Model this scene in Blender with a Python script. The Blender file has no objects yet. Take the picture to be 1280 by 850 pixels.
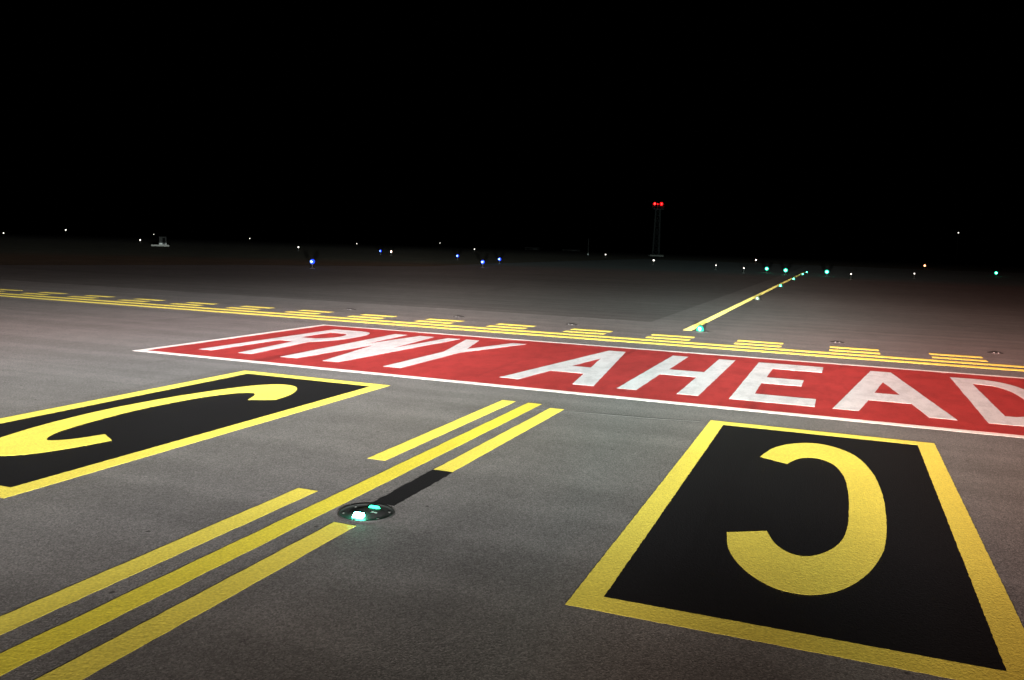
import bpy, bmesh, math, random
from mathutils import Vector, Matrix
from mathutils.geometry import tessellate_polygon

random.seed(7)
SC = bpy.context.scene
COL = SC.collection
R = math.radians

# ------------------------------------------------------------------ camera
cam_d = bpy.data.cameras.new("camera")
cam = bpy.data.objects.new("camera", cam_d)
COL.objects.link(cam)
fw = Vector((-0.357209, 0.927012, -0.114239))
rt = Vector((0.931313, 0.362811, 0.032006))
up = Vector((-0.071118, 0.094960, 0.992938))
cam.matrix_world = Matrix(((rt.x, up.x, -fw.x, 0), (rt.y, up.y, -fw.y, 0), (rt.z, up.z, -fw.z, 1.65), (0, 0, 0, 1)))
cam_d.sensor_width = 36
cam_d.lens = 29.676
cam_d.clip_start = 0.05
cam_d.clip_end = 9000
SC.camera = cam

# ------------------------------------------------------------------ world: night sky
w = bpy.data.worlds.new("World")
SC.world = w
w.use_nodes = True
wn = w.node_tree
sky = wn.nodes.new("ShaderNodeTexSky")
sky.sky_type = 'NISHITA'
sky.sun_disc = False
sky.sun_elevation = R(-9)
sky.sun_rotation = R(160)
bg = wn.nodes["Background"]
bg.inputs[1].default_value = 0.0015
wn.links.new(sky.outputs[0], bg.inputs[0])

vs = SC.view_settings
vs.view_transform = 'Standard'
vs.look = 'None'
vs.exposure = 0
vs.gamma = 1

# ------------------------------------------------------------------ vehicle headlamps (the only light on the pavement)
BEAM_D = [2.5, 3.2, 4, 5, 6.5, 8.5, 11, 14, 18, 23, 29, 36, 45, 60, 90, 140, 240]          # metres down range
AZ = [-54, -41, -28, -15, -3, 9]              # azimuth of each intensity column, right positive
BEAM_I = [               # intensity per azimuth, along BEAM_D
    [1.609, 5.187, 16.74, 53.25, 162, 431.5, 941.8, 1565, 1864, 1677, 1396, 1205, 1710, 2961, 5164, 8453, 225.9],
    [2.021, 6.516, 21.03, 66.95, 202.8, 536.5, 1166, 1980, 2438, 2262, 1906, 1588, 2098, 3307, 5230, 7778, 228.8],
    [2.147, 6.92, 22.35, 71.22, 215.3, 566.7, 1225, 2166, 3119, 3832, 4080, 3724, 4786, 6973, 9992, 1.341e+04, 437.2],
    [1.453, 4.684, 15.14, 48.29, 146.5, 384.9, 827, 1447, 2120, 2697, 3011, 2849, 3589, 5041, 6755, 8408, 295.5],
    [2.163, 6.975, 22.57, 72.25, 221.6, 585.6, 1253, 2201, 3259, 4214, 4797, 4377, 4923, 6143, 7635, 8920, 334],
    [0.9222, 2.975, 9.661, 36.5, 113.4, 301.5, 642.8, 1100, 1579, 1683, 1849, 1677, 1924, 2363, 2856, 3238, 124.9],
]
AZ_T = [-54, -40, -25, -9, 1, 10]            # lamp tint across the beam
AZ_C = [(0.887, 0.798, 0.750), (0.867, 0.798, 0.772), (0.894, 0.802, 0.742), (0.800, 0.860, 0.800), (0.900, 0.800, 0.700), (1.000, 0.600, 0.500)]
TINT_D = [3, 4.5, 7, 11, 16, 23, 33, 60]          # the lens tints the beam with distance too
TINT_DC = [(0.983, 0.882, 0.787), (0.885, 0.912, 0.932), (0.889, 0.928, 0.888), (0.888, 0.928, 0.940), (0.979, 0.857, 0.854), (0.882, 0.886, 0.877), (0.755, 0.946, 0.971), (1.000, 0.837, 0.794)]
LAMP_H = 0.85
LAMP_W = 60000


def headlamp(name, loc):
    """a headlamp whose lens spreads the light as a low beam does: weak at the bumper, strongest far out, cut off at the horizon"""
    ld = bpy.data.lights.new(name, 'POINT')
    ld.energy = LAMP_W
    ld.shadow_soft_size = 0.07
    ld.use_nodes = True
    nt = ld.node_tree
    N, L = nt.nodes, nt.links
    em = N["Emission"]
    geo = N.new("ShaderNodeNewGeometry")
    sep = N.new("ShaderNodeSeparateXYZ")
    L.new(geo.outputs["Incoming"], sep.inputs[0])

    def m(op, a, b=None, clamp=False):
        n = N.new("ShaderNodeMath")
        n.operation = op
        n.use_clamp = clamp
        for k, v in enumerate((a, b)):
            if v is None:
                continue
            if isinstance(v, (int, float)):
                n.inputs[k].default_value = v
            else:
                L.new(v, n.inputs[k])
        return n.outputs[0]
    x, y, z = sep.outputs
    hor = m('SQRT', m('ADD', m('MULTIPLY', x, x), m('MULTIPLY', y, y)))
    ratio = m('DIVIDE', hor, m('MAXIMUM', m('MULTIPLY', z, -1), 0.002))       # = distance / lamp height
    lo, hi = math.log(BEAM_D[0] / LAMP_H), math.log(BEAM_D[-1] / LAMP_H)
    u = m('DIVIDE', m('SUBTRACT', m('LOGARITHM', ratio, math.e), lo), hi - lo, True)
    az = m('MULTIPLY', m('ARCTAN2', x, y), 180 / math.pi)
    az = m('MINIMUM', m('MAXIMUM', az, AZ[0]), AZ[-1])
    ymin = math.log(min(min(r) for r in BEAM_I))
    yspan = math.log(max(max(r) for r in BEAM_I) * 1.02) - ymin
    total = None
    for k, row in enumerate(BEAM_I):
        fc = N.new("ShaderNodeFloatCurve")
        c = fc.mapping.curves[0]
        pts = [((math.log(d / LAMP_H) - lo) / (hi - lo), (math.log(i) - ymin) / yspan) for d, i in zip(BEAM_D, row)]
        c.points[0].location = pts[0]
        c.points[1].location = pts[-1]
        for p in pts[1:-1]:
            c.points.new(*p)
        fc.mapping.update()
        L.new(u, fc.inputs["Value"])
        # weight falls linearly to the neighbouring columns
        wl = 1.0 if k == 0 else m('DIVIDE', m('SUBTRACT', az, AZ[k - 1]), AZ[k] - AZ[k - 1], True)
        wr = 1.0 if k == len(AZ) - 1 else m('DIVIDE', m('SUBTRACT', AZ[k + 1], az), AZ[k + 1] - AZ[k], True)
        wt = m('MINIMUM', wl, wr)
        v = m('MULTIPLY', wt, fc.outputs[0])
        total = v if total is None else m('ADD', total, v)
    inten = m('EXPONENT', m('ADD', m('MULTIPLY', total, yspan), ymin))
    rc = N.new("ShaderNodeValToRGB")
    cr = rc.color_ramp
    for k, (a, v) in enumerate(zip(AZ_T, AZ_C)):
        e = cr.elements[k] if k < 2 else cr.elements.new(0.5)
        e.position = (a + 90) / 180
        e.color = (*v, 1)
    L.new(m('DIVIDE', m('ADD', az, 90), 180, True), rc.inputs[0])
    rd = N.new("ShaderNodeValToRGB")
    cr = rd.color_ramp
    for k, (dd, v) in enumerate(zip(TINT_D, TINT_DC)):
        e = cr.elements[k] if k < 2 else cr.elements.new(0.5)
        e.position = min(1, max(0, (math.log(dd / LAMP_H) - lo) / (hi - lo)))
        e.color = (*v, 1)
    L.new(u, rd.inputs[0])
    mx = N.new("ShaderNodeMix")
    mx.data_type = 'RGBA'
    mx.blend_type = 'MULTIPLY'
    mx.inputs[0].default_value = 1
    L.new(rc.outputs[0], mx.inputs[6])
    L.new(rd.outputs[0], mx.inputs[7])
    L.new(mx.outputs[2], em.inputs[0])
    L.new(m('MULTIPLY', inten, 1 / 1000), em.inputs[1])
    o = bpy.data.objects.new(name, ld)
    o.location = loc
    COL.objects.link(o)


headlamp("headlamp", (-0.7, 0.25, LAMP_H))
headlamp("headlamp.001", (0.7, 0.25, LAMP_H))


# ------------------------------------------------------------------ materials
def mat(name, color=(.5, .5, .5), rough=.8, metal=0, spec=.3, emit=None, strength=0):
    m = bpy.data.materials.new(name)
    m.use_nodes = True
    b = m.node_tree.nodes["Principled BSDF"]
    b.inputs["Base Color"].default_value = (*color, 1)
    b.inputs["Roughness"].default_value = rough
    b.inputs["Metallic"].default_value = metal
    b.inputs["Specular IOR Level"].default_value = spec
    if emit:
        b.inputs["Emission Color"].default_value = (*emit, 1)
        b.inputs["Emission Strength"].default_value = strength
    return m


class NT:
    """small helper to wire a node tree"""
    def __init__(s, m):
        s.t = m.node_tree
        s.b = s.t.nodes["Principled BSDF"]
        g = s.t.nodes.new("ShaderNodeNewGeometry")
        s.pos = g.outputs["Position"]

    def n(s, kind, **kw):
        x = s.t.nodes.new(kind)
        for k, v in kw.items():
            setattr(x, k, v)
        return x

    def link(s, a, b):
        s.t.links.new(a, b)

    def noise(s, scale, detail=4, rough=.55, stretch=None, dist=0):
        v = s.pos
        if stretch:
            mp = s.n("ShaderNodeMapping")
            mp.inputs["Scale"].default_value = stretch
            s.link(v, mp.inputs["Vector"])
            v = mp.outputs[0]
        x = s.n("ShaderNodeTexNoise")
        x.inputs["Scale"].default_value = scale
        x.inputs["Detail"].default_value = detail
        x.inputs["Roughness"].default_value = rough
        x.inputs["Distortion"].default_value = dist
        s.link(v, x.inputs["Vector"])
        return x.outputs["Fac"]

    def vor(s, scale):
        x = s.n("ShaderNodeTexVoronoi")
        x.inputs["Scale"].default_value = scale
        s.link(s.pos, x.inputs["Vector"])
        return x

    def ramp(s, f, stops):
        x = s.n("ShaderNodeValToRGB")
        cr = x.color_ramp
        for k, (p, c) in enumerate(stops):
            e = cr.elements[k] if k < 2 else cr.elements.new(p)
            e.position = p
            c = (c, c, c) if isinstance(c, (int, float)) else c
            e.color = (*c, 1)
        s.link(f, x.inputs[0])
        return x.outputs[0]

    def mul(s, a, b, fac=1.0, mode='MULTIPLY'):
        x = s.n("ShaderNodeMix", data_type='RGBA', blend_type=mode)
        if isinstance(fac, (int, float)):
            x.inputs[0].default_value = fac
        else:
            s.link(fac, x.inputs[0])
        for k, v in ((6, a), (7, b)):
            if isinstance(v, tuple):
                x.inputs[k].default_value = (*v, 1)
            else:
                s.link(v, x.inputs[k])
        return x.outputs[2]

    def bump(s, h, strength, dist, prev=None):
        x = s.n("ShaderNodeBump")
        x.inputs["Strength"].default_value = strength
        x.inputs["Distance"].default_value = dist
        s.link(h, x.inputs["Height"])
        if prev is not None:
            s.link(prev, x.inputs["Normal"])
        return x.outputs[0]

    def done(s, color, normal=None, rough=None):
        s.link(color, s.b.inputs["Base Color"])
        if normal is not None:
            s.link(normal, s.b.inputs["Normal"])
        if rough is not None:
            s.link(rough, s.b.inputs["Roughness"])


def asphalt(name, base, streak_x=True, seed=0.0):
    m = mat(name, base, .88, 0, .25)
    t = NT(m)
    big = t.ramp(t.noise(.22, 5, .6), [(.25, .84), (.75, 1.14)])
    mid = t.ramp(t.noise(2.3, 4, .6), [(.3, .9), (.7, 1.1)])
    st = (.05, 2.2, 1) if streak_x else (2.2, .05, 1)
    lane = t.ramp(t.noise(1.0, 3, .5, st), [(.35, .88), (.65, 1.1)])
    stone = t.vor(135)
    grain = t.ramp(stone.outputs["Color"], [(0, .5), (.55, 1.0), (1, 1.55)])
    grain2 = t.ramp(t.noise(210, 2, .7), [(.3, .75), (.7, 1.25)])
    pit = t.ramp(t.noise(38, 3, .7), [(.27, .55), (.36, 1)])
    c = t.mul(t.mul(t.mul(base, big), mid), lane)
    c = t.mul(t.mul(t.mul(c, grain), grain2), pit)
    # scattered drips and dark pebbles
    sp = t.n("ShaderNodeTexVoronoi")
    sp.inputs["Scale"].default_value = 3.1
    t.link(t.pos, sp.inputs["Vector"])
    c = t.mul(c, t.ramp(sp.outputs["Distance"], [(.025, .32), (.055, 1)]))
    blot = t.ramp(t.noise(.8, 6, .7, None, .6), [(.63, 1), (.72, .80)])
    c = t.mul(c, blot)
    # long faint tyre scuffs
    sc = t.ramp(t.noise(1.0, 4, .6, (.9, .06, 1), .4), [(.60, 1), (.70, .86)])
    c = t.mul(c, sc)
    nrm = t.bump(stone.outputs["Distance"], .55, .004)
    nrm = t.bump(t.noise(90, 3, .65), .4, .003, nrm)
    t.done(c, nrm)
    return m


def paint(name, base, grime=.25, patch=0.0, rough=.62, speck=.5, dirtcol=(.32, .3, .27), spec=.3, beads=0):
    m = mat(name, base, rough, 0, spec)
    t = NT(m)
    tone = t.ramp(t.noise(1.1, 4, .6), [(.3, 1 - grime * .5), (.7, 1.06)])
    fine = t.ramp(t.noise(70, 3, .7), [(.3, 1 - speck * .3), (.65, 1.08)])
    c = t.mul(t.mul(base, tone), fine)
    if patch:
        blot = t.ramp(t.noise(5.5, 7, .74, (1, .45, 1), .3), [(.47, 0.0), (.58, patch)])
        c = t.mul(c, dirtcol, blot, 'MULTIPLY')
    # tyre rubber drawn out along the taxi direction
    tr = t.ramp(t.noise(1.0, 4, .6, (1.5, .09, 1), .3), [(.58, 1), (.68, 1 - grime)])
    c = t.mul(c, tr)
    wear = t.ramp(t.noise(150, 3, .75), [(.25, .5), (.33, 1)])
    c = t.mul(c, wear, .55)
    if beads:
        t.b.inputs['Sheen Weight'].default_value = beads
        t.b.inputs['Sheen Roughness'].default_value = .35
        t.b.inputs['Sheen Tint'].default_value = (*[min(1, v ** .8 * 1.15) for v in base], 1)
    stone = t.vor(95)
    nrm = t.bump(stone.outputs["Distance"], .35, .004)
    nrm = t.bump(t.noise(48, 5, .7), .75, .004, nrm)
    t.done(c, nrm)
    return m


M = {}
M['asphalt'] = asphalt("asphalt_grey", (.150, .149, .146))
M['asphalt_dark'] = asphalt("asphalt_older_dark", (.102, .099, .097))
M['joint'] = mat("bitumen_joint", (.03, .03, .03), .7)
M['joint_pale'] = asphalt("worn_joint_pale", (.16, .155, .15))
M['red'] = paint("red_paint", (.42, .040, .038), .42, .5, .65, .7, (.70, .62, .62), spec=.2)
M['white'] = paint("white_paint", (.64, .64, .66), .16, .33, .6, .6, (.55, .55, .56))
M['white_clean'] = paint("white_border_paint", (.78, .76, .74), .1, 0, .6, .3)
M['yellow'] = paint("yellow_paint", (.80, .70, .105), .13, 0, .55, .9, beads=.11)
M['yellow_retro'] = paint("retro_yellow_paint", (.82, .76, .16), .1, 0, .55, .6, beads=.34)  # paler, more sheen: retroreflected headlamp brightness put into the paint
M['yellow_deep'] = paint("yellow_paint_older", (.79, .70, .072), .15, 0, .55, .9, beads=.06)
M['black'] = paint("black_paint", (.0095, .0098, .0112), .2, 0, .6, .6, spec=.22)
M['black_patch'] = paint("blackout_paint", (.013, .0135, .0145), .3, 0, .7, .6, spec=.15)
M['steel'] = mat("cast_steel_dark", (.022, .024, .024), .6, .2, .3)
M['steel_worn'] = mat("worn_steel_edge", (.032, .034, .033), .6, .2, .25)
M['galv'] = mat("galvanised_steel", (.24, .25, .25), .6, .3, .3)
M['white_metal'] = mat("white_painted_metal", (.20, .20, .185), .5, 0, .3)
M['grey_metal'] = mat("grey_painted_metal", (.22, .22, .22), .6, 0, .4)
M['dark'] = mat("dark_opening", (.02, .02, .02), .8)
M['concrete'] = mat("pale_concrete", (.075, .072, .065), .9)
M['yellow_plastic'] = mat("dull_fixture_paint", (.008, .008, .007), .8)
M['green_core'] = mat("green_lamp_window", (.01, .06, .04), .2, 0, .5, (.10, 1.0, .55), 110)
M['green_rear'] = mat("green_lamp_window_rear", (.005, .04, .03), .2, 0, .5, (.03, 1.0, .50), 9)
M['green_far'] = mat("green_lamp_window_distant", (.01, .06, .04), .2, 0, .5, (.08, 1.0, .52), 20)
M['stop_steel'] = mat("dull_black_steel", (.022, .022, .022), .75, 0, .15)
M['pale_far'] = mat("pale_green_lamp_window", (.08, .10, .08), .2, 0, .5, (.60, 1.0, .66), 1.6)
M['green_halo'] = mat("green_lamp_halo", (.005, .04, .03), .2, 0, .5, (.012, .60, .36), 1.4)  # weak teal glow painted in for the bloom around green lamps
M['pale_halo'] = mat("pale_lamp_halo", (.03, .05, .04), .2, 0, .5, (.35, .6, .42), .6)  # same halo colour for the whitish lamp
M['blue_halo'] = mat("blue_globe_halo", (.01, .03, .5), .15, 0, .5, (.003, .022, 1.0), .85)  # globe colour doubles as the blue halo round the lamp
M['blue_core'] = mat("blue_lamp_core", (.3, .5, 1), .3, 0, .5, (.12, .34, 1.0), 1.7)
M['white_lamp'] = mat("white_lamp_globe", (.1, .1, .1), .3, 0, .5, (1.0, .93, .82), 5)
M['dim_lamp'] = mat("dim_white_lamp_globe", (.1, .1, .1), .3, 0, .5, (1.0, .90, .80), 5)
M['pink_lamp'] = mat("warm_lamp_globe", (.9, .7, .6), .3, 0, .5, (1.0, .62, .48), 10)
M['amber_lamp'] = mat("amber_lamp_globe", (.9, .5, .3), .3, 0, .5, (1.0, .36, .16), 8)
M['red_core'] = mat("red_beacon_core", (.9, .2, .15), .3, 0, .5, (1.0, .12, .08), 4)
M['red_glass'] = mat("red_beacon_glass", (.5, .01, .01), .2, 0, .5, (1.0, .006, .010), 2.6)
M['glint'] = mat("clear_prism_glass", (.85, .87, .88), .08, .9, .8)

gm = mat("grass", (.06, .05, .03), .95, 0, .1)
t = NT(gm)
g1 = t.ramp(t.noise(.35, 5, .65), [(.3, (.085, .066, .042)), (.7, (.135, .103, .064))])
g2 = t.ramp(t.noise(14, 3, .7), [(.3, .6), (.7, 1.35)])
t.done(t.mul(g1, g2), t.bump(t.noise(9, 4, .7), .8, .08))
M['grass'] = gm


# ------------------------------------------------------------------ builders
def link(name, me, m=None, parent=None, loc=(0, 0, 0)):
    if m is not None and not me.materials:
        me.materials.append(m)
    o = bpy.data.objects.new(name, me)
    o.location = loc
    COL.objects.link(o)
    if parent is not None:
        o.parent = parent
    return o


def from_bm(name, bm, m, parent=None, smooth=False, loc=(0, 0, 0)):
    me = bpy.data.meshes.new(name)
    bm.to_mesh(me)
    bm.free()
    if smooth:
        for p in me.polygons:
            p.use_smooth = True
    return link(name, me, m, parent, loc)


def tag(o, label=None, cat=None, group=None, kind=None):
    if label:
        o['label'] = label
    if cat:
        o['category'] = cat
    if group:
        o['group'] = group
    if kind:
        o['kind'] = kind
    return o


def thing(name, label, cat, loc=(0, 0, 0), group=None, rz=0):
    o = bpy.data.objects.new(name, None)
    o.empty_display_size = .2
    o.location = loc
    o.rotation_euler = (0, 0, rz)
    COL.objects.link(o)
    return tag(o, label, cat, group)


def rough_edge(pts, step, amp):
    """subdivide an outline and let its edge wander a few millimetres, as sprayed paint on stone does"""
    out = []
    n = len(pts)
    for i in range(n):
        a, b = Vector(pts[i]), Vector(pts[(i + 1) % n])
        d = b - a
        k = max(1, min(160, int(d.length / step)))
        nn = Vector((-d.y, d.x)).normalized()
        for j in range(k):
            p = a + d * (j / k)
            if j and amp:
                p = p + nn * random.uniform(-amp, amp)
            out.append((p.x, p.y))
    return out


def sheet(name, loops, z, m, parent=None, th=.0007, step=0, amp=0):
    """a thin coat of paint: outline loops (first outer, rest holes) given thickness"""
    if step:
        loops = [rough_edge(l, step, amp) for l in loops]
    flat = [Vector((p[0], p[1], 0)) for l in loops for p in l]
    tris = tessellate_polygon([[Vector((p[0], p[1], 0)) for p in l] for l in loops])
    nv = len(flat)
    verts = [(p.x, p.y, z) for p in flat] + [(p.x, p.y, z - th) for p in flat]
    faces = []
    for a, b, c in tris:
        n = (flat[b] - flat[a]).cross(flat[c] - flat[a]).z
        faces.append((a, b, c) if n > 0 else (a, c, b))
    s = 0
    for l in loops:
        k = len(l)
        for i in range(k):
            a, b = s + i, s + (i + 1) % k
            faces.append((a, a + nv, b + nv, b))
        s += k
    me = bpy.data.meshes.new(name)
    me.from_pydata(verts, [], faces)
    me.update()
    return link(name, me, m, parent)


def rect(x0, y0, x1, y1):
    return [(x0, y0), (x1, y0), (x1, y1), (x0, y1)]


def spline(pts, n=6):
    """Catmull-Rom through pts (open)"""
    out = []
    P = [pts[0]] + list(pts) + [pts[-1]]
    for i in range(1, len(P) - 2):
        p0, p1, p2, p3 = (Vector(q) for q in P[i - 1:i + 3])
        for k in range(n):
            t = k / n
            q = .5 * ((2 * p1) + (p2 - p0) * t + (2 * p0 - 5 * p1 + 4 * p2 - p3) * t * t + (3 * p1 - p0 - 3 * p2 + p3) * t ** 3)
            out.append((q.x, q.y))
    out.append(tuple(pts[-1]))
    return out


def box(bm, c, s, rot=None):
    r = bmesh.ops.create_cube(bm, size=1)
    mx = Matrix.Translation(c) @ (rot or Matrix()) @ Matrix.Diagonal((*s, 1))
    bmesh.ops.transform(bm, matrix=mx, verts=r['verts'])


def tube(bm, a, b, r, seg=8, r2=None):
    a, b = Vector(a), Vector(b)
    d = b - a
    q = d.to_track_quat('Z', 'Y').to_matrix().to_4x4()
    v = bmesh.ops.create_cone(bm, cap_ends=True, segments=seg, radius1=r, radius2=r if r2 is None else r2, depth=d.length)['verts']
    bmesh.ops.transform(bm, matrix=Matrix.Translation((a + b) / 2) @ q, verts=v)


def lathe(bm, prof, seg=40, close=True):
    rings = []
    for r, z in prof:
        rings.append([bm.verts.new((r * math.cos(2 * math.pi * k / seg), r * math.sin(2 * math.pi * k / seg), z)) for k in range(seg)] if r > 1e-6 else [bm.verts.new((0, 0, z))])
    for A, B in zip(rings, rings[1:]):
        for k in range(seg):
            k2 = (k + 1) % seg
            if len(A) == 1:
                bm.faces.new((A[0], B[k], B[k2]))
            elif len(B) == 1:
                bm.faces.new((A[k], B[0], A[k2]))
            else:
                bm.faces.new((A[k], B[k], B[k2], A[k2]))
    bmesh.ops.recalc_face_normals(bm, faces=bm.faces)


def globe(bm, c, rx, rz, seg=14, rings=8):
    v = bmesh.ops.create_uvsphere(bm, u_segments=seg, v_segments=rings, radius=1)['verts']
    bmesh.ops.transform(bm, matrix=Matrix.Translation(c) @ Matrix.Diagonal((rx, rx, rz, 1)), verts=v)


def dup(root, label=None, loc=None, rz=None, mats=None):
    r = root.copy()
    COL.objects.link(r)
    if label:
        r['label'] = label
    if loc is not None:
        r.location = loc
    if rz is not None:
        r.rotation_euler = (0, 0, rz)

    def kids(a, b):
        for ch in list(a.children):
            c = ch.copy()
            COL.objects.link(c)
            c.parent = b
            kids(ch, c)
    kids(root, r)
    return r


# ------------------------------------------------------------------ the setting
def flat(name, pts, z, m, kind='structure'):
    me = bpy.data.meshes.new(name)
    me.from_pydata([(x, y, z) for x, y in pts], [], [tuple(range(len(pts)))])
    me.update()
    o = link(name, me, m)
    o['kind'] = kind
    return o


flat("grass_field", [(-4000, -400), (4000, -400), (4000, 4000), (-4000, 4000)], -.012, M['grass'])
taxi = sheet("taxiway", [[(-34, -12), (40, -12), (46, 18.6), (70, 60), (70, 118), (-3.86, 118), (-3.86, 18.6), (-36, 18.9)]], 0, M['asphalt'], th=.25)
taxi['kind'] = 'structure'
apron = sheet("runway_pavement", [[(-36, 18.9), (-3.86, 18.6), (-3.86, 118), (-26, 118), (-25.5, 62), (-24.5, 48), (-30.5, 37), (-34, 25)]], -.001, M['asphalt_dark'], th=.25)
apron['kind'] = 'structure'
# worn pale edge along the paving joints
j = sheet("pavement_joint", [[(-36, 18.86), (-3.9, 18.56), (-3.88, 18.56), (-3.88, 18.60), (-3.9, 18.60), (-36, 18.91)]], .0012, M['joint_pale'], th=.0004, step=.4, amp=.012)
j['kind'] = 'structure'
jj = [(-2.75, 7.885), (-2.2, 7.96), (-1.6, 8.02), (-1.15, 8.11), (-1.15, 8.128), (-1.6, 8.04), (-2.2, 7.975), (-2.75, 7.9)]
j = sheet("pavement_joint.001", [jj], .003, M['joint'], th=.002, step=.08, amp=.004)
j['kind'] = 'structure'

# ------------------------------------------------------------------ RWY AHEAD marking
ra = thing("runway_ahead_marking", "red painted rectangle reading RWY AHEAD in white letters on the pavement", "pavement marking", (-2.85, 8.9, 0))
RX0, RX1, RY0, RY1 = -9.05, 3.35, 8.90, 13.54
BW = .13


def on(parent, o):
    o.parent = parent
    o.matrix_parent_inverse = Matrix.Translation(parent.location).inverted()
    return o


on(ra, sheet("red_field", [rect(RX0 + BW, RY0 + BW, RX1 - BW, RY1 - BW)], .0032, M['red'], step=.25, amp=.004))
on(ra, sheet("white_border", [rect(RX0, RY0, RX1, RY1), rect(RX0 + BW, RY0 + BW, RX1 - BW, RY1 - BW)], .0032, M['white_clean'], step=.25, amp=.004))
B, T = 9.52, 12.93      # letter baseline and top
letters = [
    ("R", [[(-8.44, B), (-8.22, B), (-8.20, 11.06), (-7.93, 11.04), (-7.76, B), (-7.53, B), (-7.70, 11.14)] + spline([(-7.70, 11.14), (-7.53, 11.42), (-7.45, 11.78), (-7.44, 12.2), (-7.50, 12.58), (-7.64, 12.84), (-7.84, T)], 5)[1:] + [(-8.40, T)],
           [(-8.17, 11.56), (-8.16, 12.44)] + spline([(-7.92, 12.44), (-7.80, 12.36), (-7.72, 12.18), (-7.70, 11.95), (-7.76, 11.72), (-7.88, 11.56)], 4)]),
    ("W", [[(-7.05, B), (-6.79, B), (-6.68, 11.40), (-6.37, B), (-6.13, B), (-5.92, T), (-6.15, T), (-6.26, 11.18), (-6.41, T), (-6.69, T), (-6.86, 11.36), (-6.93, T), (-7.17, T)]]),
    ("Y", [[(-5.45, B), (-5.19, B), (-5.19, 11.36), (-4.73, T), (-4.97, T), (-5.28, 11.78), (-5.57, T), (-5.81, T), (-5.44, 11.30)]]),
    ("A", [[(-3.82, B), (-3.56, B), (-3.45, 10.40), (-3.00, 10.40), (-2.88, B), (-2.62, B), (-3.06, T), (-3.33, T)],
           [(-3.34, 10.97), (-3.07, 10.97), (-3.195, 11.95)]]),
    ("H", [[(-2.34, B), (-2.11, B), (-2.11, 10.91), (-1.64, 10.91), (-1.64, B), (-1.40, B), (-1.38, T), (-1.62, T), (-1.62, 11.42), (-2.09, 11.42), (-2.08, T), (-2.32, T)]]),
    ("E", [[(-1.06, B), (-.16, B), (-.16, 10.03), (-.83, 10.03), (-.83, 10.90), (-.355, 10.90), (-.35, 11.44), (-.81, 11.44), (-.80, 12.33), (-.145, 12.33), (-.14, T), (-1.04, T)]]),
    ("A", [[(.02, B), (.28, B), (.395, 10.31), (.84, 10.31), (.95, B), (1.21, B), (.755, T), (.49, T)],
           [(.475, 10.89), (.755, 10.89), (.61, 11.87)]]),
    ("D", [[(1.49, B), (1.80, B)] + spline([(1.80, B), (2.06, 9.72), (2.26, 10.3), (2.35, 11.1), (2.33, 11.9), (2.22, 12.5), (2.05, 12.82), (1.83, T)], 5)[1:] + [(1.50, T)],
           [(1.715, 10.04), (1.71, 12.40)] + spline([(1.83, 12.40), (1.98, 12.28), (2.09, 11.9), (2.12, 11.2), (2.06, 10.55), (1.95, 10.18), (1.82, 10.04)], 5)]),
]
for ch, loops in letters:
    o = on(ra, sheet("letter", loops, .0062, M['white'], step=.12, amp=.003))
    o['label'] = "white letter " + ch

# ------------------------------------------------------------------ taxiway location panels with the letter C
OUT = spline([(-.50, 6.93), (-.43, 7.28), (-.31, 7.52), (-.13, 7.66), (.05, 7.60), (.22, 7.34), (.33, 6.84), (.375, 6.26), (.375, 5.67), (.35, 5.17), (.30, 4.84), (.22, 4.55), (.11, 4.32), (-.01, 4.20), (-.12, 4.18), (-.22, 4.22), (-.33, 4.34), (-.42, 4.51), (-.48, 4.70), (-.515, 4.94)], 4)
INN = spline([(-.30, 5.07), (-.24, 4.87), (-.16, 4.75), (-.07, 4.73), (.02, 4.83), (.10, 5.03), (.145, 5.34), (.157, 5.74), (.155, 6.18), (.13, 6.60), (.06, 6.93), (-.04, 7.09), (-.14, 7.10), (-.22, 7.00), (-.285, 6.80)], 4)
CR = OUT + INN
OUTL = spline([(-5.21, 6.96), (-5.26, 7.29), (-5.41, 7.60), (-5.60, 7.73), (-5.80, 7.66), (-5.97, 7.37), (-6.14, 6.70), (-6.21, 6.10), (-6.215, 5.65), (-6.16, 5.10), (-6.05, 4.62), (-5.93, 4.32), (-5.78, 4.20), (-5.62, 4.19), (-5.44, 4.34), (-5.32, 4.62), (-5.25, 4.94)], 4)
INNL = spline([(-5.46, 5.07), (-5.53, 4.86), (-5.62, 4.74), (-5.71, 4.74), (-5.84, 4.97), (-5.92, 5.40), (-5.965, 5.85), (-5.95, 6.35), (-5.89, 6.76), (-5.78, 7.05), (-5.65, 7.15), (-5.54, 7.05), (-5.44, 6.82)], 4)
CL = OUTL + INNL


def panel(label, x0, y0, x1, y1, ix0, iy0, ix1, iy1, glyph):
    p = thing("location_marking", label, "pavement marking", ((x0 + x1) / 2, y0, 0), "location panels either side of the centre line")
    on(p, sheet("black_field", [rect(ix0, iy0, ix1, iy1)], .0032, M['black'], step=.022, amp=.0022))
    on(p, sheet("yellow_border", [rect(x0, y0, x1, y1), rect(ix0, iy0, ix1, iy1)], .0036, M['yellow'], step=.022, amp=.0022))
    g = on(p, sheet("letter", [glyph], .0062, M['yellow'], step=.03, amp=.002))
    g['label'] = "yellow letter C"


panel("black panel with yellow border and C, nearer of two, right of the centre line", -1.075, 3.58, .88, 8.22, -.935, 3.74, .735, 8.07, CR)
panel("black panel with yellow border and C, at left edge, left of the centre line", -6.67, 3.56, -4.66, 8.31, -6.50, 3.73, -4.82, 8.15, CL)

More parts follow.
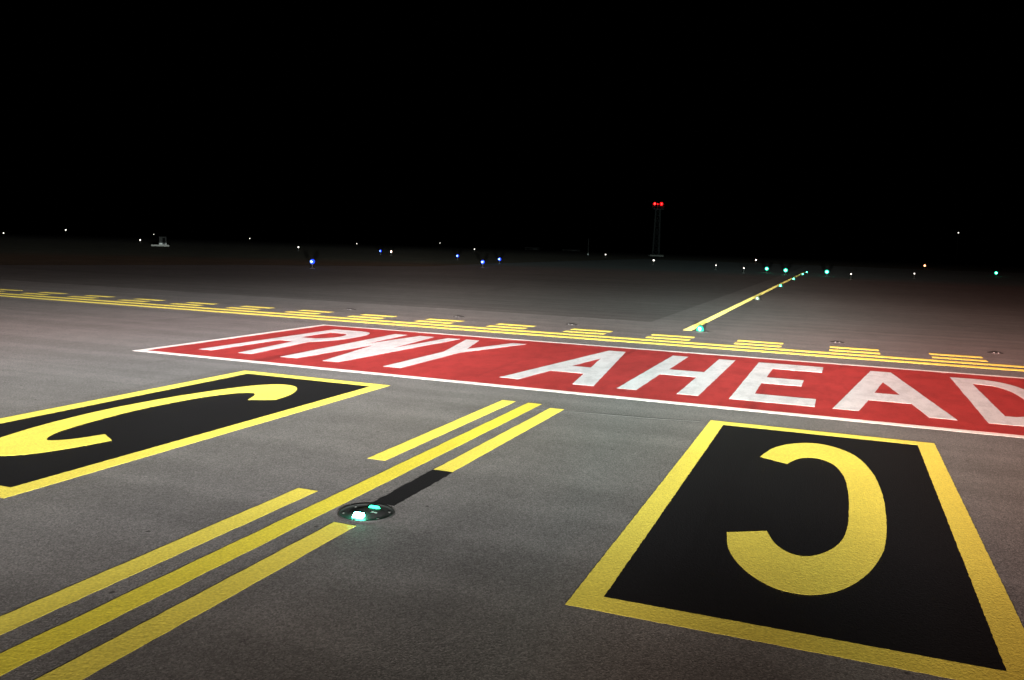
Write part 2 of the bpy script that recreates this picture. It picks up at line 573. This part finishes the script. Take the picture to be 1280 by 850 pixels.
# ------------------------------------------------------------------ holding position marking
hl = thing("hold_line_marking", "yellow runway holding position marking of two solid and two dashed lines", "pavement marking", (-2.8, 14.25, 0))
for y0, y1 in ((14.30, 14.525), (14.785, 15.01)):
    on(hl, sheet("solid_line", [rect(-30, y0, 26, y1)], .0032, M['yellow'], step=.5, amp=.004))
for row, (y0, y1) in enumerate(((15.265, 15.49), (15.765, 15.99))):
    for k in range(-17, 15):
        x0 = -.09 + 1.588 * k
        on(hl, sheet("dash", [rect(x0, y0, x0 + .80, y1)], .0032, M['yellow'], step=.3, amp=.004))

# ------------------------------------------------------------------ centre line, enhanced part before the RWY AHEAD rectangle
cl = thing("centre_line_marking", "yellow taxiway centre line flanked by broken stripes, running up to the red rectangle", "pavement marking", (-2.85, 5, 0))
on(cl, sheet("centre_stripe", [rect(-2.935, -8, -2.785, 8.15)], .0032, M['yellow_deep'], step=.08, amp=.003))
for y0, y1 in ((-3.7, -.93), (-.05 - .0, 1.82 - .0), (1.86 - .0, 4.55), (5.42, 8.15)):
    if y0 < -.5 or y0 > 1.8:
        on(cl, sheet("side_stripe", [rect(-3.225, y0, -3.075, y1)], .0032, M['yellow'], step=.08, amp=.003))
for y0, y1 in ((1.4, 4.08), (5.37, 8.0)):
    on(cl, sheet("side_stripe", [rect(-2.645, y0, -2.495, y1)], .0032, M['yellow'], step=.08, amp=.003))
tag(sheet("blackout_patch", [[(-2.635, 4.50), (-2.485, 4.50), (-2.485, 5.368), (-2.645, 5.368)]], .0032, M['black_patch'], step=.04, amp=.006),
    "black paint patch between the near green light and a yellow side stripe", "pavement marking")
tag(sheet("lead_on_line_marking", [rect(-2.905, 17.2, -2.735, 74)], .0032, M['yellow_retro'], step=1.0, amp=.004),
    "single yellow line beyond the hold line leading toward distant green lights", "pavement marking")


# ------------------------------------------------------------------ inset lights
def inset_light(label, group, core, glow, loc, raised=0):
    """steel housing let into the pavement; either two low prism windows in a cast dome, or a raised glass dome"""
    r = thing("inset_light", label, "inset light", loc, group)
    bm = bmesh.new()
    lathe(bm, [(.172, 0), (.168, .007), (.158, .007), (.150, .0025), (.10, .002), (0, .002)], 56)
    h = from_bm("housing", bm, M['steel'], r)
    bm = bmesh.new()
    lathe(bm, [(.1725, .0005), (.168, .0082), (.1595, .0082), (.157, .0060)], 56)
    from_bm("rim", bm, M['steel_worn'], h)
    for k in range(6):
        a = 2 * math.pi * (k + .5) / 6
        bm = bmesh.new()
        tube(bm, (.137 * math.cos(a), .137 * math.sin(a), .002), (.137 * math.cos(a), .137 * math.sin(a), .0085), .0085, 6)
        from_bm("bolt", bm, M['steel_worn'], h)
    bm = bmesh.new()
    lathe(bm, [(.112, .002), (.100, .006), (.082, .010), (.06, .0125), (.03, .0135), (0, .0135)], 48)
    d = from_bm("dome", bm, M['steel'], r, smooth=True)
    if raised:
        bm = bmesh.new()
        lathe(bm, [(raised, .012), (raised * 1.02, .03), (raised * .92, .07), (raised * .65, .10), (raised * .3, .118), (0, .122)], 24)
        g = from_bm("halo_glass", bm, glow, d, True)  # shell added for the lamp's halo, glow put into its shape
        bm = bmesh.new()
        globe(bm, (0, -raised * .62, .055), raised * .5, .042, 14, 8)
        from_bm("lamp", bm, core, r, True)
        return r
    for s in (-1, 1):
        bm = bmesh.new()                                    # prism window standing in its light channel
        wd = .034 if s < 0 else .032
        ht = .027 if s < 0 else .019
        ya, yb = s * .108, s * .074
        P = [(-wd, ya, .003), (wd, ya, .003), (wd * .82, s * .098, ht), (-wd * .82, s * .098, ht),
             (-wd, yb, .003), (wd, yb, .003), (wd * .82, yb, ht), (-wd * .82, yb, ht)]
        V = [bm.verts.new(v) for v in P]
        for f in ((0, 1, 2, 3), (3, 2, 6, 7), (0, 3, 7, 4), (1, 5, 6, 2), (4, 7, 6, 5), (0, 4, 5, 1)):
            bm.faces.new([V[i] for i in f])
        bmesh.ops.recalc_face_normals(bm, faces=bm.faces)
        from_bm("lamp_window", bm, core if s < 0 else glow, d)
    bm = bmesh.new()                                        # lifting eye on the dome
    tube(bm, (.035, .0, .013), (.072, .0, .0115), .006, 8)
    from_bm("lifting_lug", bm, M['glint'], d)
    return r


GG = "green inset lights along the lead on line"
near = inset_light("nearest green inset light, glowing in its dark round steel housing", "green inset lights", M['green_core'], M['green_rear'], (-2.566, 4.31, 0))
far0 = inset_light("green inset light just past the hold line, at the start of the single yellow line", GG, M['green_far'], M['green_halo'], (-2.56, 17.15, 0), raised=.078)
pale = inset_light("pale whitish inset light, second along the single yellow line", GG, M['pale_far'], M['pale_halo'], (-2.57, 29.6, 0), raised=.07)
for y, lab in ((41.6, "green inset light, third along the single yellow line"),
               (53.2, "green inset light, fourth along the single yellow line"),
               (65.6, "green inset light, fifth along the single yellow line, beside the last"),
               (73.0, "farthest green inset light, at the end of the single yellow line")):
    dup(far0, lab, (-2.60, y, 0))
GR = "green lights across the runway threshold"


def stake_light(label, group, glass, core, loc, gr=.07, gh=.10, h=.35, cat="edge light", name="edge_light"):
    r = thing(name, label, cat, loc, group)
    bm = bmesh.new()
    lathe(bm, [(.13, 0), (.13, .03), (.05, .05), (0, .05)], 16)
    from_bm("base_plate", bm, M['yellow_plastic'], r)
    bm = bmesh.new()
    tube(bm, (0, 0, .05), (0, 0, h - gh), .025, 8)
    tube(bm, (0, 0, h - gh - .035), (0, 0, h - gh), .045, 10)
    from_bm("stem", bm, M['yellow_plastic'], r)
    bm = bmesh.new()
    if core is not None:
        # globe oversized and tinted to carry the coloured halo around the bright lamp
        globe(bm, (0, 0, h), gr, gh * 1.0, 16, 10)
        g = from_bm("globe", bm, glass, r, True)
        bm = bmesh.new()
        globe(bm, (0, -gr * .5, h), gr * .66, gh * .6, 14, 8)
        from_bm("lamp", bm, core, g, True)
    else:
        globe(bm, (0, 0, h), gr, gh, 14, 8)
        from_bm("globe", bm, glass, r, True)
    return r


g0 = stake_light("green light left of the line's end, leftmost of its row", GR, M['green_halo'], M['green_far'], (-5.35, 68.1, 0), .15, .15, .3)
for (x, y), lab in (((-3.79, 65.19), "green light between the leftmost of its row and the line's end"), ((-.95, 65.38), "green light just right of the end of the yellow line"), ((13.60, 90.76), "green light alone near the right edge of the picture")):
    dup(g0, lab, (x, y, 0))

# unlit stop-bar lights beyond the dashes
stops = []
for i, (x, lab) in enumerate(((-10.5, "unlit inset light beyond the hold line, above the letters RW"), (-7.75, "unlit inset light beyond the hold line, above the letter Y"), (-5.16, "dark unlit inset light left of the single yellow line's start"), (.03, "unlit inset light with two bright glints, behind a dash above the letter A"), (2.63, "unlit inset light at the right edge beyond the last dashes in view"))):
    if i == 0:
        r = thing("stop_bar_light", lab, "inset light", (x, 16.82, 0), "unlit inset lights along the hold line")
        bm = bmesh.new()
        lathe(bm, [(.125, 0), (.122, .004), (.10, .005), (.09, .003), (0, .003)], 36)
        from_bm("housing", bm, M['stop_steel'], r)
        bm = bmesh.new()
        lathe(bm, [(.09, .003), (.078, .009), (.05, .013), (0, .014)], 32)
        d = from_bm("dome", bm, M['stop_steel'], r, True)
        for s in (-1, 1):
            bm = bmesh.new()
            box(bm, (s * .035, -.078, .008), (.022, .018, .011), Matrix.Rotation(R(-35), 4, 'X'))
            from_bm("prism", bm, M['glint'], d)
        stops.append(r)
    else:
        dup(stops[0], lab, (x, 16.82, 0))

# ------------------------------------------------------------------ elevated lights on the field
BL = "blue edge lights on the far grass"
b0 = stake_light("brightest blue edge light, standing alone at left", BL, M['blue_halo'], M['blue_core'], (-25.66, 37.35, -.0), .125, .13, .35)
for (x, y), lab in (((-45.75, 79.02), "far blue edge light just left of a pinkish white light"), ((-31.88, 68.6), "blue edge light, left one of the group of three"), ((-21.82, 50.87), "blue edge light, middle and lowest of the group of three"), ((-24.97, 61.53), "blue edge light, right one of the group of three")):
    dup(b0, lab, (x, y, 0))

WG = "small white lights across the far field"
w1 = None
w0 = stake_light("small white field light at the left edge of the picture", WG, M['white_lamp'], None, (-118.4, 92.0, .25), .07, .07, .4)
for (x, y, z), lab in (((-90.5, 90.8, 0), "small white field light just left of the white cabinet"),
                       ((-181, 186.6, .4), "small white field light above and left of the white cabinet"),
                       ((-124.3, 156.7, .35), "small white field light between the cabinet and the brightest blue light"),
                       ((-56.98, 80.22, 0), "white field light right above the brightest blue light"),
                       ((-98.3, 159.6, 0), "faint white field light left of the far blue light"),
                       ((-101.3, 206.5, .6), "faint white field light high above the left of the three blue lights"),
                       ((-57.35, 130, 0), "faint white field light above the middle blue light"),
                       ((-32.04, 119.86, 0), "white field light right of the white pole"),
                       ((-17.14, 82.29, 0), "white field light in front of the lattice mast foot"),
                       ((-9.59, 70.87, 0), "white field light between the mast and the green lights"),
                       ((-6.62, 63.79, 0), "small white field light left of the leftmost green row light"),
                       ((5.02, 68.48, 0), "small white field light in the dark at right, below an amber one"),
                       ((.62, 58.74, 0), "faint small field light right of the green lights")):
    if math.hypot(x, y) > 75:
        dup(w0, lab, (x, y, z))
    elif w1 is None:
        w1 = stake_light(lab, WG, M['dim_lamp'], None, (x, y, z), .035, .04, .36)
    else:
        dup(w1, lab, (x, y, z))
p0 = stake_light("pinkish white field light right of the far blue light", WG, M['pink_lamp'], None, (-41.96, 74.57, 0), .075, .08, .4)
dup(p0, "pinkish field light above the green lights left of the line's end", (-10.88, 119.55, 0))
stake_light("amber field light in the dark at far right", WG, M['amber_lamp'], None, (10.38, 125.65, 0), .11, .12, .4)
for px, lab in (((-196.1, 170.7, 0), "short lamp post with a white light, far left on the horizon"), ((33.3, 298.2, 0), "tall lamp post with a faint white light, high at right above the horizon")):
    r = thing("lamp_post", lab, "lamp post", px)
    hh = 1.25 if px[0] < 0 else 9.24
    bm = bmesh.new()
    tube(bm, (0, 0, 0), (0, 0, hh - .1), .07, 8, .045)
    from_bm("post", bm, M['grey_metal'], r)
    bm = bmesh.new()
    box(bm, (0, 0, hh - .06), (.34, .34, .08))
    from_bm("lamp_hood", bm, M['grey_metal'], r)
    bm = bmesh.new()
    globe(bm, (0, 0, hh), .17, .15, 12, 8)
    from_bm("lamp", bm, M['white_lamp'], r, True)

# ------------------------------------------------------------------ lattice mast with red obstruction lights
mast = thing("lattice_mast", "grey steel lattice mast with red obstruction lights on its top platform", "mast", (-33.5, 162.5, 0), None, R(20))
bm = bmesh.new()
box(bm, (0, 0, .15), (2.6, 2.6, .4))
from_bm("foundation", bm, M['concrete'], mast)
HB, HT = .62, .42
top = 8.9


def leg(sx, sy, z):
    k = HB + (HT - HB) * min(1, z / top)
    return Vector((sx * k, sy * k, z))


zs = [.3 + (top - .3) * k / 8 for k in range(9)]
for sx in (-1, 1):
    for sy in (-1, 1):
        bm = bmesh.new()
        tube(bm, leg(sx, sy, .3), leg(sx, sy, top), .055, 6)
        from_bm("leg", bm, M['galv'], mast)
cor = [(-1, -1), (1, -1), (1, 1), (-1, 1)]
for k, z in enumerate(zs):
    bm = bmesh.new()
    for i in range(4):
        a, b = cor[i], cor[(i + 1) % 4]
        tube(bm, leg(*a, z), leg(*b, z), .03, 5)
    from_bm("ring_brace", bm, M['galv'], mast)
    if k < 8:
        for i in range(4):
            a, b = cor[i], cor[(i + 1) % 4]
            if (k + i) % 2:
                a, b = b, a
            bm = bmesh.new()
            tube(bm, leg(*a, z), leg(*b, zs[k + 1]), .028, 5)
            from_bm("diagonal_brace", bm, M['galv'], mast)
bm = bmesh.new()
box(bm, (0, 0, top + .05), (2.0, 2.0, .1))
pf = from_bm("platform", bm, M['galv'], mast)
bm = bmesh.new()
for i in range(4):
    a, b = Vector((*cor[i], 0)) * .97, Vector((*cor[(i + 1) % 4], 0)) * .97
    for z in (top + .55, top + 1.0):
        tube(bm, a + Vector((0, 0, z)), b + Vector((0, 0, z)), .02, 5)
    for f in (0, .5):
        q = a.lerp(b, f)
        tube(bm, q + Vector((0, 0, top + .1)), q + Vector((0, 0, top + 1.0)), .022, 5)
from_bm("guard_rail", bm, M['galv'], pf)
for x, y, s in ((-.74, -.3, 1.0), (.56, -.28, 1.15), (-.05, .5, .55)):
    bm = bmesh.new()
    tube(bm, (x, y, top + .1), (x, y, top + .85), .04, 8)
    st = from_bm("beacon_stand", bm, M['grey_metal'], mast)
    bm = bmesh.new()
    globe(bm, (x, y, top + 1.05), .27 * s, .27 * s, 14, 8)
    from_bm("beacon_glass", bm, M['red_glass'], st, True)
    if s > .8:
        bm = bmesh.new()
        globe(bm, (x, y - .14, top + 1.05), .15 * s, .17 * s, 12, 8)
        from_bm("beacon_lamp", bm, M['red_core'], st, True)

# ------------------------------------------------------------------ marker pole, cabinet, low shelters
p = thing("marker_pole", "slim white pole standing alone left of the lattice mast", "pole", (-41.71, 144.1, 0))
bm = bmesh.new()
tube(bm, (0, 0, .06), (0, 0, 2.86), .065, 8, .045)
from_bm("shaft", bm, M['white_metal'], p)
bm = bmesh.new()
tube(bm, (0, 0, -.05), (0, 0, .08), .16, 10)
from_bm("base_plate", bm, M['galv'], p)
bm = bmesh.new()
globe(bm, (0, 0, 2.88), .06, .05, 8, 6)
from_bm("cap", bm, M['white_metal'], p)

c = thing("equipment_cabinet", "small pale equipment cabinet on a concrete slab in the dark grass at left", "cabinet", (-65.55, 68.8, .0), None, R(43))
bm = bmesh.new()
box(bm, (-.25, 0, .22), (1.7, 1.0, .16))
from_bm("slab", bm, M['concrete'], c)
bm = bmesh.new()
for sx in (-1, 1):
    box(bm, (sx * .31, 0, .70), (.07, .5, .74))
box(bm, (0, 0, 1.09), (.74, .56, .05))
box(bm, (0, .23, .70), (.55, .04, .74))
from_bm("shell", bm, M['white_metal'], c)
bm = bmesh.new()
box(bm, (-.155, -.235, .70), (.20, .03, .70))
dr = from_bm("door", bm, M['white_metal'], c)
bm = bmesh.new()
box(bm, (-.08, -.26, .70), (.02, .02, .12))
from_bm("handle", bm, M['dark'], dr)
bm = bmesh.new()
box(bm, (.115, -.225, .70), (.30, .02, .70))
from_bm("grille", bm, M['dark'], c)

for (x, y), W, H_, lab in (((-78.3, 216.2), 3.8, .55, "low pale equipment shelter on the far field, left of two"), ((-68.4, 219.6), 4.6, .30, "low pale equipment shelter on the far field, just left of the white pole")):
    s = thing("equipment_shelter", lab, "shelter", (x, y, -.05), "low shelters on the far field", R(19))
    bm = bmesh.new()
    box(bm, (0, 0, H_ / 2), (W, 2.2, H_))
    from_bm("wall", bm, M['concrete'], s)
    bm = bmesh.new()
    box(bm, (0, 0, H_ + .05), (W + .3, 2.5, .1))
    from_bm("roof", bm, M['grey_metal'], s)
    bm = bmesh.new()
    box(bm, (-W * .3, -1.11, H_ * .45), (.8, .04, H_ * .8))
    from_bm("door", bm, M['dark'], s)
    bm = bmesh.new()
    box(bm, (W * .2, -1.11, H_ * .5), (W * .3, .03, H_ * .45))
    from_bm("louvre", bm, M['grey_metal'], s)

SC.cycles.use_denoising = True
SC.cycles.sample_clamp_indirect = 4
